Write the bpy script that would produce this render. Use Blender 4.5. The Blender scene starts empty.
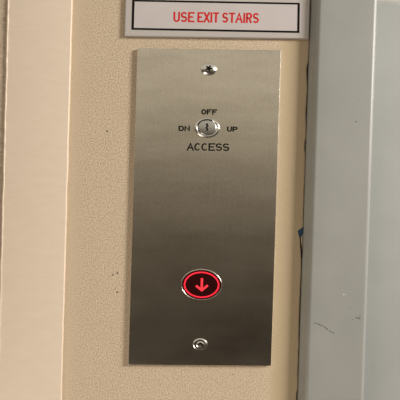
import bpy, bmesh, math, random
from mathutils import Vector, Matrix, noise
random.seed(4)
S = bpy.context.scene
C = S.collection
MM = 0.001
SK = 0.01977                      # the two panels hang about one degree off level

# ---------------------------------------------------------------- materials
def srgb(r, g, b):
    f = lambda c: (c/255/12.92) if c/255 <= .04045 else ((c/255+.055)/1.055)**2.4
    return (f(r), f(g), f(b), 1)

def new_mat(name, col, rough=.6, metal=0., spec=.5):
    m = bpy.data.materials.new(name); m.use_nodes = True
    nt = m.node_tree; b = nt.nodes['Principled BSDF']
    b.inputs['Base Color'].default_value = col
    b.inputs['Roughness'].default_value = rough
    b.inputs['Metallic'].default_value = metal
    b.inputs['Specular IOR Level'].default_value = spec
    return m, nt, b

def coords(nt, scale):
    tc = nt.nodes.new('ShaderNodeTexCoord'); mp = nt.nodes.new('ShaderNodeMapping')
    mp.inputs['Scale'].default_value = scale
    nt.links.new(tc.outputs['Object'], mp.inputs['Vector'])
    return mp.outputs['Vector']

def noise_n(nt, vec, scale, detail=2., rough=.5, dist=0.):
    n = nt.nodes.new('ShaderNodeTexNoise')
    n.inputs['Scale'].default_value = scale; n.inputs['Detail'].default_value = detail
    n.inputs['Roughness'].default_value = rough; n.inputs['Distortion'].default_value = dist
    nt.links.new(vec, n.inputs['Vector'])
    return n.outputs['Fac']

def ramp(nt, fac, stops):
    r = nt.nodes.new('ShaderNodeValToRGB'); e = r.color_ramp.elements
    while len(e) < len(stops): e.new(.5)
    for k, (p, c) in enumerate(stops): e[k].position = p; e[k].color = c
    nt.links.new(fac, r.inputs['Fac'])
    return r.outputs['Color']

def bump(nt, b, height, strength, dist):
    n = nt.nodes.new('ShaderNodeBump')
    n.inputs['Strength'].default_value = strength; n.inputs['Distance'].default_value = dist
    nt.links.new(height, n.inputs['Height'])
    prev = b.inputs['Normal'].links
    if prev: nt.links.new(prev[0].from_socket, n.inputs['Normal'])
    nt.links.new(n.outputs['Normal'], b.inputs['Normal'])

def mix_col(nt, fac, a, b_):
    m = nt.nodes.new('ShaderNodeMix'); m.data_type = 'RGBA'
    nt.links.new(fac, m.inputs[0])
    for s, v in ((m.inputs[6], a), (m.inputs[7], b_)):
        if isinstance(v, tuple): s.default_value = v
        else: nt.links.new(v, s)
    return m.outputs[2]

def speckle(c, d):
    return (c[0]*d, c[1]*d, c[2]*d, 1)

# orange-peel painted wall
wallc = (.60, .482, .352, 1)
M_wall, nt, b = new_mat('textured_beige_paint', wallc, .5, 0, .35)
v = coords(nt, (1, 1, 1))
fine = noise_n(nt, v, 760, 3, .65)
big = noise_n(nt, v, 14, 2, .5)
c1 = ramp(nt, fine, [(.34, speckle(wallc, .64)), (.50, wallc), (.68, speckle(wallc, 1.32))])
c2 = mix_col(nt, big, c1, (.57, .455, .32, 1))
m2 = nt.nodes.new('ShaderNodeMix'); m2.data_type = 'RGBA'; m2.inputs[0].default_value = .22
nt.links.new(c1, m2.inputs[6]); nt.links.new(c2, m2.inputs[7])
# the texture fades out beside the casing, and a smoother, yellower band runs beside the frame, its colour also darkened for the frame's shade
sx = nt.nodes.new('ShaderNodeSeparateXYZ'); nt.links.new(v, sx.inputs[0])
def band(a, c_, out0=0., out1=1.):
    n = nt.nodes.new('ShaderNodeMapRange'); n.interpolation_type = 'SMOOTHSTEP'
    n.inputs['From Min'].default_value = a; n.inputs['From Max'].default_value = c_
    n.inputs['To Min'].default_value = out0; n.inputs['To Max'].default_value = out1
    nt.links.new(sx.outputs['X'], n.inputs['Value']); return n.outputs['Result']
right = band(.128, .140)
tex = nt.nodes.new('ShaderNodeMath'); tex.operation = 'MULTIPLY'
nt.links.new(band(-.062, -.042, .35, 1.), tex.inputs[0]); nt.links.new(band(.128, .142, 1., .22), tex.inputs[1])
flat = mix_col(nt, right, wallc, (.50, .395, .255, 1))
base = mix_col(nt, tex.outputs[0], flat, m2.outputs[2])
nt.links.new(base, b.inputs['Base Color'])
hm = nt.nodes.new('ShaderNodeMath'); hm.operation = 'MULTIPLY'
nt.links.new(fine, hm.inputs[0]); nt.links.new(tex.outputs[0], hm.inputs[1])
bump(nt, b, hm.outputs[0], .6, .001)
bump(nt, b, big, .3, .004)

# smooth enamel on the casing strip
M_trim, nt, b = new_mat('smooth_cream_paint', (.66, .535, .41, 1), .42, 0, .4)
v = coords(nt, (1, 1, 3.0))
h = noise_n(nt, v, 55, 4, .6)
nt.links.new(ramp(nt, h, [(.3, (.73, .61, .495, 1)), (.7, (.76, .64, .525, 1))]), b.inputs['Base Color'])
bump(nt, b, noise_n(nt, v, 130, 3, .55), .12, .001)

# far left: rippled paint
M_left, nt, b = new_mat('rippled_beige_paint', (.50, .40, .30, 1), .5, 0, .35)
v = coords(nt, (1, 1, 5.0))
h = noise_n(nt, v, 75, 4, .6, .6)
nt.links.new(ramp(nt, h, [(.3, (.44, .35, .26, 1)), (.7, (.60, .485, .37, 1))]), b.inputs['Base Color'])
bump(nt, b, h, .6, .003)

# grey enamel on steel
def grey(name, col, rough):
    m, nt, b = new_mat(name, col, rough, 0, .5)
    v = coords(nt, (1, 1, 1))
    h = noise_n(nt, v, 420, 2, .5); g = noise_n(nt, v, 18, 3, .5)
    nt.links.new(ramp(nt, g, [(.3, speckle(col, .95)), (.7, speckle(col, 1.05))]), b.inputs['Base Color'])
    bump(nt, b, h, .12, .0006)
    return m
M_frame = grey('grey_frame_enamel', (.315, .32, .302, 1), .42)
M_door = grey('pale_grey_door_enamel', (.37, .38, .375, 1), .38)

M_rail = grey('light_grey_enamel', (.55, .55, .53, 1), .4)  # paler grey than the door

# brushed stainless
M_steel, nt, b = new_mat('brushed_stainless_steel', (.80, .76, .69, 1), .3, 1)
v = coords(nt, (1, 1, .02))
br = noise_n(nt, v, 2600, 3, .6)
vb = coords(nt, (.35, 1, 1))
bands = noise_n(nt, vb, 38, 3, .55)
cb = ramp(nt, br, [(.3, (.76, .71, .63, 1)), (.7, (.84, .79, .705, 1))])
vg = coords(nt, (1, 1, .35)); grain = noise_n(nt, vg, 900, 2, .6)
cg = ramp(nt, grain, [(.3, (.88, .88, .88, 1)), (.7, (1, 1, 1, 1))])
cm = ramp(nt, noise_n(nt, coords(nt, (.22, 1, 1)), 60, 3, .6), [(.3, (.87, .86, .85, 1)), (.65, (1, 1, 1, 1))])
def mul(a, c_):
    m = nt.nodes.new('ShaderNodeMix'); m.data_type = 'RGBA'; m.blend_type = 'MULTIPLY'; m.inputs[0].default_value = 1
    nt.links.new(a, m.inputs[6]); nt.links.new(c_, m.inputs[7]); return m.outputs[2]
nt.links.new(mul(mul(cb, cg), cm), b.inputs['Base Color'])
mr = nt.nodes.new('ShaderNodeMapRange')
mr.inputs['To Min'].default_value = .17; mr.inputs['To Max'].default_value = .30
nt.links.new(bands, mr.inputs['Value']); nt.links.new(mr.outputs['Result'], b.inputs['Roughness'])
bump(nt, b, br, .07, .0002)

M_chrome, _, _ = new_mat('polished_steel', (.86, .84, .80, 1), .24, 1)
M_nickel, _, _ = new_mat('satin_nickel', (.60, .60, .58, 1), .3, 1)
M_black, _, _ = new_mat('black_ink', (.006, .005, .005, 1), .7, 0, .08)
M_dark, _, _ = new_mat('dark_recess', (.006, .005, .004, 1), .8, 0, .1)
M_pit, _, _ = new_mat('dark_chip', (.012, .009, .006, 1), .9, 0, .05)
M_scuff, _, _ = new_mat('dark_scuff', (.035, .032, .028, 1), .8, 0, .1)
M_chipw, _, _ = new_mat('pale_chip', (.70, .68, .63, 1), .6)
M_blue, _, _ = new_mat('blue_tape', (.015, .055, .115, 1), .5)
M_lens, nt, b = new_mat('dark_red_lens', (.012, .002, .002, 1), .4, 0, .12)
b.inputs['Emission Color'].default_value = (.06, .003, .003, 1); b.inputs['Emission Strength'].default_value = .2
def glow(name, col, st):
    m, nt, b = new_mat(name, (.25, .01, .015, 1), .5, 0, .1)
    b.inputs['Emission Color'].default_value = col; b.inputs['Emission Strength'].default_value = st
    return m
M_ring = glow('red_halo_light', (1, .025, .05, 1), .92)
M_arrow = glow('red_arrow_light', (1, .045, .06, 1), 1.0)
M_red, _, _ = new_mat('red_print', (.60, .025, .025, 1), .6, 0, .15)
M_back, nt, b = new_mat('grey_sign_plastic', (.49, .455, .44, 1), .3)
M_face, nt, b = new_mat('pale_sign_plastic', (.49, .44, .43, 1), .32)
v = coords(nt, (1, 1, 1))
nt.links.new(ramp(nt, noise_n(nt, v, 25, 2), [(.3, (.53, .485, .49, 1)), (.7, (.57, .525, .53, 1))]), b.inputs['Base Color'])

# ---------------------------------------------------------------- mesh helpers
def link(name, bm, mat, parent=None, smooth=False, kind=None, label=None):
    bmesh.ops.recalc_face_normals(bm, faces=bm.faces)
    me = bpy.data.meshes.new(name); bm.to_mesh(me); bm.free()
    me.materials.append(mat)
    if smooth:
        for p in me.polygons: p.use_smooth = True
    o = bpy.data.objects.new(name, me); C.objects.link(o)
    if parent: o.parent = parent
    if kind: o['kind'] = kind
    if label: o['label'] = label
    return o

def thing(name, label, cat, loc=(0, 0, 0)):
    o = bpy.data.objects.new(name, None); C.objects.link(o)
    o.location = loc; o.empty_display_size = .02
    o['label'] = label; o['category'] = cat
    return o

def profile_strip(pts, z0, z1, n=1, wob=0.):
    """closed profile (x, y in mm) swept up z; pts may be a function of z"""
    bm = bmesh.new(); rows = []
    for k in range(n+1):
        z = z0 + (z1-z0)*k/n
        P = pts(z) if callable(pts) else pts
        rows.append([bm.verts.new((x*MM, y*MM, z*MM)) for x, y in P])
    m = len(rows[0])
    for a, c in zip(rows, rows[1:]):
        for i in range(m):
            j = (i+1) % m
            bm.faces.new((a[i], a[j], c[j], c[i]))
    bm.faces.new(rows[0]); bm.faces.new(rows[-1])
    return bm

def sheared_box(x0, x1, z0, z1, y0, y1, bev=0.):
    """box on the wall, in mm; y1 (front) < y0 (back); level lines follow the tilt SK"""
    bm = bmesh.new()
    P = [(x, y, z) for x in (x0, x1) for y in (y0, y1) for z in (z0, z1)]
    V = [bm.verts.new((x*MM, y*MM, (z+SK*x)*MM)) for x, y, z in P]
    for f in ((0,1,3,2), (4,6,7,5), (0,4,5,1), (2,3,7,6), (0,2,6,4), (1,5,7,3)):
        bm.faces.new([V[i] for i in f])
    if bev:
        ed = [e for e in bm.edges if all(v.co.y < (y1+.01)*MM for v in e.verts) or abs(e.verts[0].co.y-e.verts[1].co.y) > 1e-6]
        bmesh.ops.bevel(bm, geom=ed, offset=bev*MM, segments=3, affect='EDGES', profile=.5)
    return bm

def oval_lathe(rx, rz, prof, seg=64):
    """prof: list of (fraction of radius, y mm); centre at the origin facing -y"""
    bm = bmesh.new(); rows = []
    for fr, y in prof:
        if fr == 0: rows.append([bm.verts.new((0, y*MM, 0))])
        else: rows.append([bm.verts.new((rx*fr*math.cos(2*math.pi*i/seg)*MM, y*MM, rz*fr*math.sin(2*math.pi*i/seg)*MM)) for i in range(seg)])
    for a, c in zip(rows, rows[1:]):
        for i in range(seg):
            j = (i+1) % seg
            if len(c) == 1: bm.faces.new((a[i], a[j], c[0]))
            elif len(a) == 1: bm.faces.new((a[0], c[j], c[i]))
            else: bm.faces.new((a[i], a[j], c[j], c[i]))
    return bm

def ribbon(bm, pts, w, y, th, closed=False, wz=None):
    """flat raised stroke along pts (x, z mm) with mitred joints; wz = thickness of level strokes"""
    wz = wz or w
    n = len(pts); L = []; Rr = []
    for i in range(n):
        if closed: a, c = pts[i-1], pts[(i+1) % n]
        else: a, c = pts[max(i-1, 0)], pts[min(i+1, n-1)]
        p = pts[i]
        def nrm(a, c):
            dx, dz = c[0]-a[0], c[1]-a[1]; l = math.hypot(dx, dz) or 1
            return (-dz/l, dx/l)
        n1 = nrm(a, p) if (a != p) else nrm(p, c)
        n2 = nrm(p, c) if (c != p) else n1
        mx, mz = n1[0]+n2[0], n1[1]+n2[1]; l = math.hypot(mx, mz) or 1; mx /= l; mz /= l
        k = 1/max(.5, mx*n1[0]+mz*n1[1])
        L.append((p[0]+mx*k*w/2, p[1]+mz*k*wz/2)); Rr.append((p[0]-mx*k*w/2, p[1]-mz*k*wz/2))
    def V(q, yy): return bm.verts.new((q[0]*MM, yy*MM, (q[1])*MM))
    Lf = [V(q, y-th) for q in L]; Rf = [V(q, y-th) for q in Rr]; Lb = [V(q, y) for q in L]; Rb = [V(q, y) for q in Rr]
    rng = range(n) if closed else range(n-1)
    for i in rng:
        j = (i+1) % n
        bm.faces.new((Lf[i], Rf[i], Rf[j], Lf[j]))
        bm.faces.new((Lf[i], Lf[j], Lb[j], Lb[i])); bm.faces.new((Rf[i], Rb[i], Rb[j], Rf[j]))
    if not closed:
        bm.faces.new((Lf[0], Lb[0], Rb[0], Rf[0])); bm.faces.new((Lf[-1], Rf[-1], Rb[-1], Lb[-1]))

def arc(cx, cz, rx, rz, a0, a1, n=14):
    return [(cx+rx*math.cos(math.radians(a0+(a1-a0)*i/n)), cz+rz*math.sin(math.radians(a0+(a1-a0)*i/n))) for i in range(n+1)]

# strokes of each letter in a unit box
GL = {
 'U': [[(0, 1), (0, .32)] + arc(.5, .32, .5, .32, 180, 360)[1:] + [(1, 1)]],
 'S': [arc(.5, .74, .48, .26, 20, 270)+arc(.5, .26, .5, .26, 90, -160)[0:]],
 'E': [[(1, 1), (0, 1), (0, 0), (1, 0)], [(0, .52), (.9, .52)]],
 'X': [[(0, 1), (1, 0)], [(0, 0), (1, 1)]],
 'I': [[(.5, 0), (.5, 1)]],
 'T': [[(0, 1), (1, 1)], [(.5, 1), (.5, 0)]],
 'A': [[(0, 0), (.5, 1), (1, 0)], [(.2, .34), (.8, .34)]],
 'R': [[(0, 0), (0, 1), (.6, 1)]+arc(.6, .74, .38, .26, 90, -90)[1:]+[(0, .48)], [(.55, .48), (1, 0)]],
 'P': [[(0, 0), (0, 1), (.6, 1)]+arc(.6, .73, .4, .27, 90, -90)[1:]+[(0, .46)]],
 'O': [arc(.5, .5, .5, .5, 0, 360, 32)[:-1]],
 'C': [arc(.5, .5, .5, .5, 45, 315, 24)],
 'F': [[(0, 0), (0, 1), (1, 1)], [(0, .52), (.85, .52)]],
 'D': [[(0, 0), (0, 1), (.5, 1)]+arc(.5, .5, .5, .5, 90, -90)[1:]+[(0, 0)]],
 'N': [[(0, 0), (0, 1), (1, 0), (1, 1)]],
}
def word(text, x0, x1, z0, z1, y, th, w, wz, gap, widths={}):
    """letters of text filling x0..x1 and z0..z1 (mm) to the outside of the strokes"""
    bm = bmesh.new()
    rel = [widths.get(ch, 1.) for ch in text]
    unit = (x1-x0-gap*(len(text)-1))/sum(rel); x = x0
    for ch, r in zip(text, rel):
        cw = unit*r
        for ns, st in enumerate(GL[ch]):
            if ch == 'I': st = [(.5, 0), (.5, 1)]
            ax, aw = x+w/2, max(cw-w, 0)
            ez = 0 if ch in 'XIN' else 0
            pts = []
            for (u, v) in st:
                zz = z0+wz/2+(z1-z0-wz)*v
                # strokes that end on the base or cap line run out to it
                if (u, v) in (st[0], st[-1]) and v in (0, 1) and ch in 'UXITARPFN':
                    vert = not ((ch in 'T' and len(st) == 2 and st[0][1] == st[1][1]) or (ch in 'F' and v == 1))
                    if vert: zz = z0 if v == 0 else z1
                xx = ax+aw*u
                if ch in 'AX' and (u, v) in (st[0], st[-1]) and v in (0, 1): xx += (u-.5)*w*.7
                if (u, v) in (st[0], st[-1]):
                    nb = st[1] if (u, v) == st[0] else st[-2]
                    if nb[1] == v and u in (0, 1) and ch in 'TEF' and not (u == 0 and ch in 'EF'): xx += (u-.5)*w
                pts.append((xx, zz+SK*xx))
            closed = ch == 'O'
            ribbon(bm, pts, w, y, th+.03*ns, closed, wz)
        x += cw+gap
    return bm

def blob(pts, y, th):
    bm = bmesh.new()
    f = [bm.verts.new((x*MM, (y-th)*MM, z*MM)) for x, z in pts]
    b_ = [bm.verts.new((x*MM, y*MM, z*MM)) for x, z in pts]
    bm.faces.new(f)
    for i in range(len(pts)):
        j = (i+1) % len(pts); bm.faces.new((f[i], f[j], b_[j], b_[i]))
    return bm

# ---------------------------------------------------------------- the setting
ZB, ZT = -600, 900
# wall behind the panel: its right edge is broken where it meets the steel frame
gapk = [(ZB, .3), (-40, .4), (-30, 1.3), (-24, 1.2), (-21, .3), (-12, .35), (-5, .9), (4, .8), (9, .35), (14, .9), (22, .6), (30, 1.0), (45, 1.15), (60, 1.15), (78, 1.0), (92, .8), (104, .95), (109, 1.2), (114, .5), (120, .2), (128, .15),
        (140, .2), (150, .5), (160, .25), (172, .6), (178, .25), (195, .3), (205, .35), (209, 1.1), (213, 1.5), (217, 1.2), (222, .3), (232, .5), (236, .9), (242, 1.2), (250, 1.3), (255, .7), (258, 1.0), (262, .8), (266, .4), (275, 1.1),
        (280, 1.4), (286, 1.9), (290, 1.5), (294, .5), (300, .3), (ZT, .3)]
def gap(z):
    for (a, ga), (c, gc) in zip(gapk, gapk[1:]):
        if a <= z <= c:
            g = ga+(gc-ga)*(z-a)/(c-a)
            return max(.05, g+.28*noise.noise(Vector((0, z*.45, 3.1)))+.18*noise.noise(Vector((5, z*1.3, 1))))
    return .3
FX = 163.3                                   # left edge of the steel frame
def wall_prof(z):
    e = FX-gap(z)
    return [(-63, 0), (e-1.4, 0), (e-.5, .25), (e, .9), (e, 9), (-63, 9)]
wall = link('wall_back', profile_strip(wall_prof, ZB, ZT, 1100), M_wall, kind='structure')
link('joint_shadow_gap', profile_strip([(-63, 9), (175, 9), (175, 40), (-63, 40)], ZB, ZT), M_dark, wall)

# cream casing strip left of the wall, edges rounded
def casing(z):
    w = .35*noise.noise(Vector((1, z*.04, 0)))+.15*noise.noise(Vector((1, z*.25, 0)))
    w2 = .5*noise.noise(Vector((7, z*.05, 0)))+.2*noise.noise(Vector((7, z*.3, 0)))
    R = .75; P = [(-122.6+w2, 12)]
    for a in range(0, 91, 15):
        P.append((-122.6+w2+R-R*math.cos(math.radians(a)), -3.0+R-R*math.sin(math.radians(a))))
    for a in range(90, -1, -15):
        P.append((-62.9+w-R+R*math.cos(math.radians(a)), -3.0+R-R*math.sin(math.radians(a))))
    return P+[(-62.9+w, 12)]
o = link('trim_1', profile_strip(casing, ZB, ZT, 500), M_trim, kind='structure', smooth=True)
# thin raised paint bead along its left edge
def bead(z):
    w2 = .5*noise.noise(Vector((7, z*.05, 0)))+.2*noise.noise(Vector((7, z*.3, 0)))
    r = 1.15+.35*noise.noise(Vector((2, z*.15, 0)))
    return [(-122.4+w2+r*math.cos(math.radians(a)), -2.0+r*1.3*math.sin(math.radians(a))) for a in range(0, 360, 30)]
link('paint_bead', profile_strip(bead, ZB, ZT, 500), M_trim, o, smooth=True)
link('wall_left', profile_strip([(-700, -1.2), (-122.9, -1.2), (-122.9, 30), (-700, 30)], ZB, ZT), M_left, kind='structure')

# steel door frame: rounded left side standing out from the wall, rounded right arris, return to the door
fp = [(FX, 30), (FX, -1.0), (FX+.5, -2.6), (FX+3.6, -7.6)]
for a in range(30, 91, 10):
    fp.append((FX+7.6-4.6*math.cos(math.radians(a)), -6.4-4.6*math.sin(math.radians(a))))
fp += [(FX+20, -11.0), (219.0, -11.0)]
for a in range(90, -1, -10):
    fp.append((219.0+4.2*math.cos(math.radians(a)), -6.8-4.2*math.sin(math.radians(a))))
fp += [(223.2, 20), (223.2, 30)]
fr = link('trim_2', profile_strip(fp, ZB, ZT), M_frame, kind='structure', smooth=True)
m = fr.modifiers.new('e', 'EDGE_SPLIT'); m.split_angle = math.radians(40)
dr = link('door_1', profile_strip([(223.4, 14), (700, 14), (700, 50), (223.4, 50)], ZB, ZT), M_door, kind='structure')
# the raised rail across the door near its upper edge of view
link('door_rail', profile_strip(lambda z: [(224, 14), (700, 14), (700, 13.99-1.5*min(1, (z-357)/4)), (224, 13.99-1.5*min(1, (z-357)/4))], 357, 420, 24), M_rail, dr)

# ---------------------------------------------------------------- marks on wall and frame
def ragged(cx, cz, rx, rz, n=9, s=0):
    rd = random.Random(s)
    return [(cx+rx*(.6+.5*rd.random())*math.cos(2*math.pi*i/n), cz+rz*(.6+.5*rd.random())*math.sin(2*math.pi*i/n)) for i in range(n)]
for k, (x, z, r) in enumerate([(-27.1, 221.5, .95), (-13.2, 86.5, .9), (-17.6, 84.6, .8), (-13.0, 68.3, .9), (-14.6, 72.0, .35), (-8.0, -12.5, .45), (100, -8, .4)]):
    link('paint_pit', blob(ragged(x, z, r, r*.9, s=k), 0, .12), M_pit, wall)
crack = [(159.6, 128), (160.8, 128.6), (161.0, 122), (162.0, 117), (162.6, 111), (162.6, 106), (162.0, 106), (161.3, 112), (160.6, 117), (160.2, 121)]
link('crack', blob(crack, 0, .12), M_pit, wall)
t = link('tape_scrap', blob([(157.6, 131.6), (160.2, 133.8), (163.1, 136.0), (163.2, 129.6), (162.2, 128.2), (161.2, 126.0), (159.0, 126.8), (158.6, 129.2)], 0, .3), M_blue)
t['label'] = 'tiny dark blue scrap caught at the cracked wall edge beside the grey frame'; t['category'] = 'scrap'
YF = -10.95
def scuff(pts, w, mat=M_scuff, y=YF):
    bm = bmesh.new(); ribbon(bm, pts, w, y, .1); link('scuff', bm, mat, fr)
# centre-projected positions on the raised face
for k, (x, z, r, m_) in enumerate([(169.6, 90.3, .75, M_scuff), (168.4, 104, .35, M_scuff), (200.2, 74.8, .8, M_chipw), (202.3, 74.4, .5, M_chipw),
        (206.5, 236, .6, M_scuff), (212.6, 53.5, .5, M_scuff), (209.4, 51.4, .45, M_scuff), (216.0, 55, .45, M_scuff), (168.0, 32, .4, M_scuff), (206.5, 62, .45, M_scuff)]):
    link('scuff', blob(ragged(x, z, r, r*.8, s=20+k), YF if x > 172 else -9.6, .2), m_, fr)
for seg in ([(173.4, 46.8), (174.8, 47.2)], [(176.2, 46.8), (179.2, 45.4), (181.4, 44.5)], [(182.4, 44.2), (184.8, 42.4), (186.6, 40.9)], [(187.6, 40.4), (189.6, 39.2)], [(190.6, 38.8), (192.2, 37.9)],
            [(213.0, 52.6), (214.6, 53.1), (216.6, 52.3)]):
    scuff(seg, .55)

# ---------------------------------------------------------------- elevator call panel
W, H = 135.8, 300.0
panel = thing('call_panel', 'tall brushed stainless steel elevator call panel on beige wall with lit down button', 'call panel')
YP = -3.2
link('faceplate', sheared_box(0, W, 0, H, 0, YP, .35), M_steel, panel, label='brushed stainless plate')

def put(o, x, z, y=YP):
    o.location = (x*MM, y*MM, (z+SK*x)*MM); return o

# screws
def screw(x, z, rx, rz, kind):
    if kind == 'dome':
        s = put(link('screw', oval_lathe(rx, rz, [(1, .4), (1, -.25), (.96, -.6), (.86, -1.2), (.7, -1.8), (.5, -2.3), (.25, -2.5), (0, -2.55)]), M_chrome, panel, smooth=True), x, z)
        bm = bmesh.new()                      # six-lobed socket
        P = []
        for i in range(24):
            a = 2*math.pi*i/24; r = .36+.13*math.cos(5*a+.6)
            P.append((rx*r*math.cos(a), rz*r*math.sin(a)))
        link('socket', blob(P, -2.25, .5), M_dark, s)
    else:
        s = put(link('screw', oval_lathe(rx, rz, [(1, .4), (1, -.3), (.95, -.7), (.84, -1.1), (.70, -1.1), (.66, -.5), (.60, -.5), (.56, -1.3), (.40, -1.7), (.32, -1.0), (.2, -.9), (0, -.9)]), M_chrome, panel, smooth=False), x, z)
        bm = bmesh.new(); ribbon(bm, arc(0, 0, rx*.63, rz*.63, 40, 330, 22), .85, -.5, .15)
        link('groove', bm, M_dark, s)
        bm = bmesh.new(); ribbon(bm, arc(.1, -.3, rx*.27, rz*.27, -60, 200, 14), 1.0, -1.3, .35)
        link('socket', bm, M_dark, s)
    return s
screw(67.9, 281.2, 7.5, 6.0, 'dome')
screw(67.8, 20.3, 7.1, 5.6, 'oneway')

# key switch
ks = put(link('key_switch', oval_lathe(12.0, 9.5, [(1, .4), (1, -.6), (.97, -1.2), (.92, -1.7), (.86, -1.9), (.80, -1.75), (.77, -1.2), (.77, -.6), (0, -.6)]), M_chrome, panel, smooth=True), 68.1, 225.7)
m = ks.modifiers.new('e', 'EDGE_SPLIT'); m.split_angle = math.radians(50)
cyl = link('lock_cylinder', oval_lathe(8.7, 7.2, [(1, 1.2), (1, -1.5), (.97, -1.8), (.9, -1.95), (0, -2.05)]), M_nickel, ks, smooth=True)
bm = bmesh.new(); ribbon(bm, arc(0, 0, 8.8, 7.25, 115, 235, 20), .8, -1.62, .12); link('gap_ring', bm, M_dark, ks)
bm = bmesh.new(); ribbon(bm, arc(.3, 0, 8.4, 7.1, 62, 118, 12), .7, -1.85, .2); link('index_notch', bm, M_dark, ks)
kw = blob([(-1.3, 3.8), (.3, 4.2), (.5, 2.6), (1.2, 2.2), (1.1, .9), (.1, .6), (.5, -.6), (.9, -1.8), (.5, -3.4), (-.7, -3.2), (-.6, -1.6), (-1.4, -.6), (-1.3, .8), (-.4, 1.4), (-1.4, 2.3)], -1.9, .3)
link('keyway', kw, M_dark, ks)

# lettering, black filled engraving
for tx, x0, x1, z0, z1 in (('OFF', 61.9, 77.2, 238.2, 243.3), ('DN', 41.0, 51.8, 222.3, 227.4), ('UP', 86.8, 96.9, 222.2, 227.2), ('ACCESS', 49.6, 89.6, 204.0, 211.2)):
    big_ = tx == 'ACCESS'
    o = link('lettering', word(tx, x0, x1, z0, z1, YP, .06, 1.5 if big_ else 1.45, 1.25 if big_ else 1.2, .35 if big_ else .3), M_black, panel)
    o['label'] = 'black engraved word '+tx

# down button
bt = put(link('down_button', oval_lathe(19.5, 14.7, [(1, .4), (1, -.8), (.985, -1.1), (.97, -1.15), (.955, -1.0), (.945, -.4), (0, -.4)]), M_chrome, panel, smooth=True, label='oval call button lit red'), 67.3, 77.1)
m = bt.modifiers.new('e', 'EDGE_SPLIT'); m.split_angle = math.radians(50)
link('button_lens', oval_lathe(18.5, 13.8, [(1, 0), (1, -.9), (.98, -1.05), (0, -1.15)]), M_lens, bt, smooth=False)
bm = bmesh.new(); ribbon(bm, arc(0, 0, 16.1, 11.8, 0, 360, 72)[:-1], 1.6, -1.05, .2, True, 1.4); link('halo_ring', bm, M_ring, bt)
bm = bmesh.new()
ribbon(bm, [(0.2, 6.3), (.2, -4.6)], 2.2, -1.1, .22)
ribbon(bm, [(-5.2, -.9), (.3, -5.2), (5.9, -.3)], 2.4, -1.1, .25, False, 2.0)
link('down_arrow', bm, M_arrow, bt)

# ---------------------------------------------------------------- exit stairs sign
sign = thing('exit_sign', 'long pale plastic sign with black border and red lettering above the steel panel', 'sign', (0, 0, 0))
link('backing', sheared_box(-12.6, 161.6, 311.2, 351.8, 0, -3.0, .8), M_back, sign)
link('insert', sheared_box(-5.6, 153.6, 317.6, 345.3, -2.95, -3.12), M_face, sign)
bm = bmesh.new()
q = [(-5.0, 318.1), (151.4, 317.3), (151.0, 343.9), (-5.0, 344.6)]
ribbon(bm, [(x, z+SK*x) for x, z in q], 2.2, -3.12, .06, True, 1.75)
link('border', bm, M_black, sign, label='thin black rectangular border')
for tx, x0, x1 in (('USE', 33.0, 53.0), ('EXIT', 55.6, 76.0), ('STAIRS', 79.0, 113.8)):
    o = link('lettering', word(tx, x0, x1, 325.0, 334.6, -3.12, .06, 1.8, 1.55, .6, {'I': .36, 'T': 1.0, 'A': 1.1}), M_red, sign)
    o['label'] = 'red word '+tx

# ---------------------------------------------------------------- light
w = bpy.data.worlds.new('World'); S.world = w; w.use_nodes = True
nt = w.node_tree; bg = nt.nodes['Background']
tc = nt.nodes.new('ShaderNodeTexCoord'); sp = nt.nodes.new('ShaderNodeSeparateXYZ')
nt.links.new(tc.outputs['Generated'], sp.inputs['Vector'])
mr = nt.nodes.new('ShaderNodeMapRange'); mr.inputs['From Min'].default_value = -1; mr.inputs['From Max'].default_value = 1
nt.links.new(sp.outputs['Z'], mr.inputs['Value'])
P = lambda z: (z+1)/2
col = ramp(nt, mr.outputs['Result'], [(P(-1), (.12, .09, .06, 1)), (P(-.5), (.024, .018, .011, 1)), (P(-.32), (.024, .018, .011, 1)), (P(-.18), (.060, .047, .031, 1)),
      (P(-.05), (.122, .1, .072, 1)), (P(.08), (.25, .212, .158, 1)), (P(.24), (.60, .53, .41, 1)), (P(1), (.42, .40, .35, 1))])
nt.links.new(col, bg.inputs['Color']); bg.inputs['Strength'].default_value = 1.0

def area(name, loc, target, size, power, colr, sy=None):
    l = bpy.data.lights.new(name, 'AREA'); l.energy = power; l.color = colr; l.size = size
    if sy: l.shape = 'RECTANGLE'; l.size_y = sy
    o = bpy.data.objects.new(name, l); C.objects.link(o); o.location = loc
    o.rotation_euler = (Vector(target)-Vector(loc)).to_track_quat('-Z', 'Y').to_euler()
    return o
area('ceiling_lamp', (1.65, -.8, .8), (.07, 0, .15), .48, 45, (1, .95, .87))
area('warm_fill', (-.65, -.7, -.85), (-.02, 0, .1), .6, 7, (1, .86, .72))

# ---------------------------------------------------------------- camera
cam = bpy.data.cameras.new('camera'); co = bpy.data.objects.new('camera', cam); C.objects.link(co)
cam.sensor_width = 36; cam.lens = 430/400*36; cam.clip_start = .01
yaw, pitch, roll = -.008864, -.0097305, -.0305571
R = Matrix.Rotation(yaw, 3, 'Z') @ Matrix.Rotation(pitch, 3, 'X') @ Matrix.Rotation(roll, 3, 'Y')
r, f, u = R.col[0], R.col[1], R.col[2]
M = Matrix(((r.x, u.x, -f.x, 0), (r.y, u.y, -f.y, 0), (r.z, u.z, -f.z, 0), (0, 0, 0, 1)))
M.translation = Vector((.059758, -.410521, .162566))
co.matrix_world = M
S.camera = co
S.view_settings.view_transform = 'Standard'; S.view_settings.look = 'None'
S.view_settings.exposure = 0; S.view_settings.gamma = 1
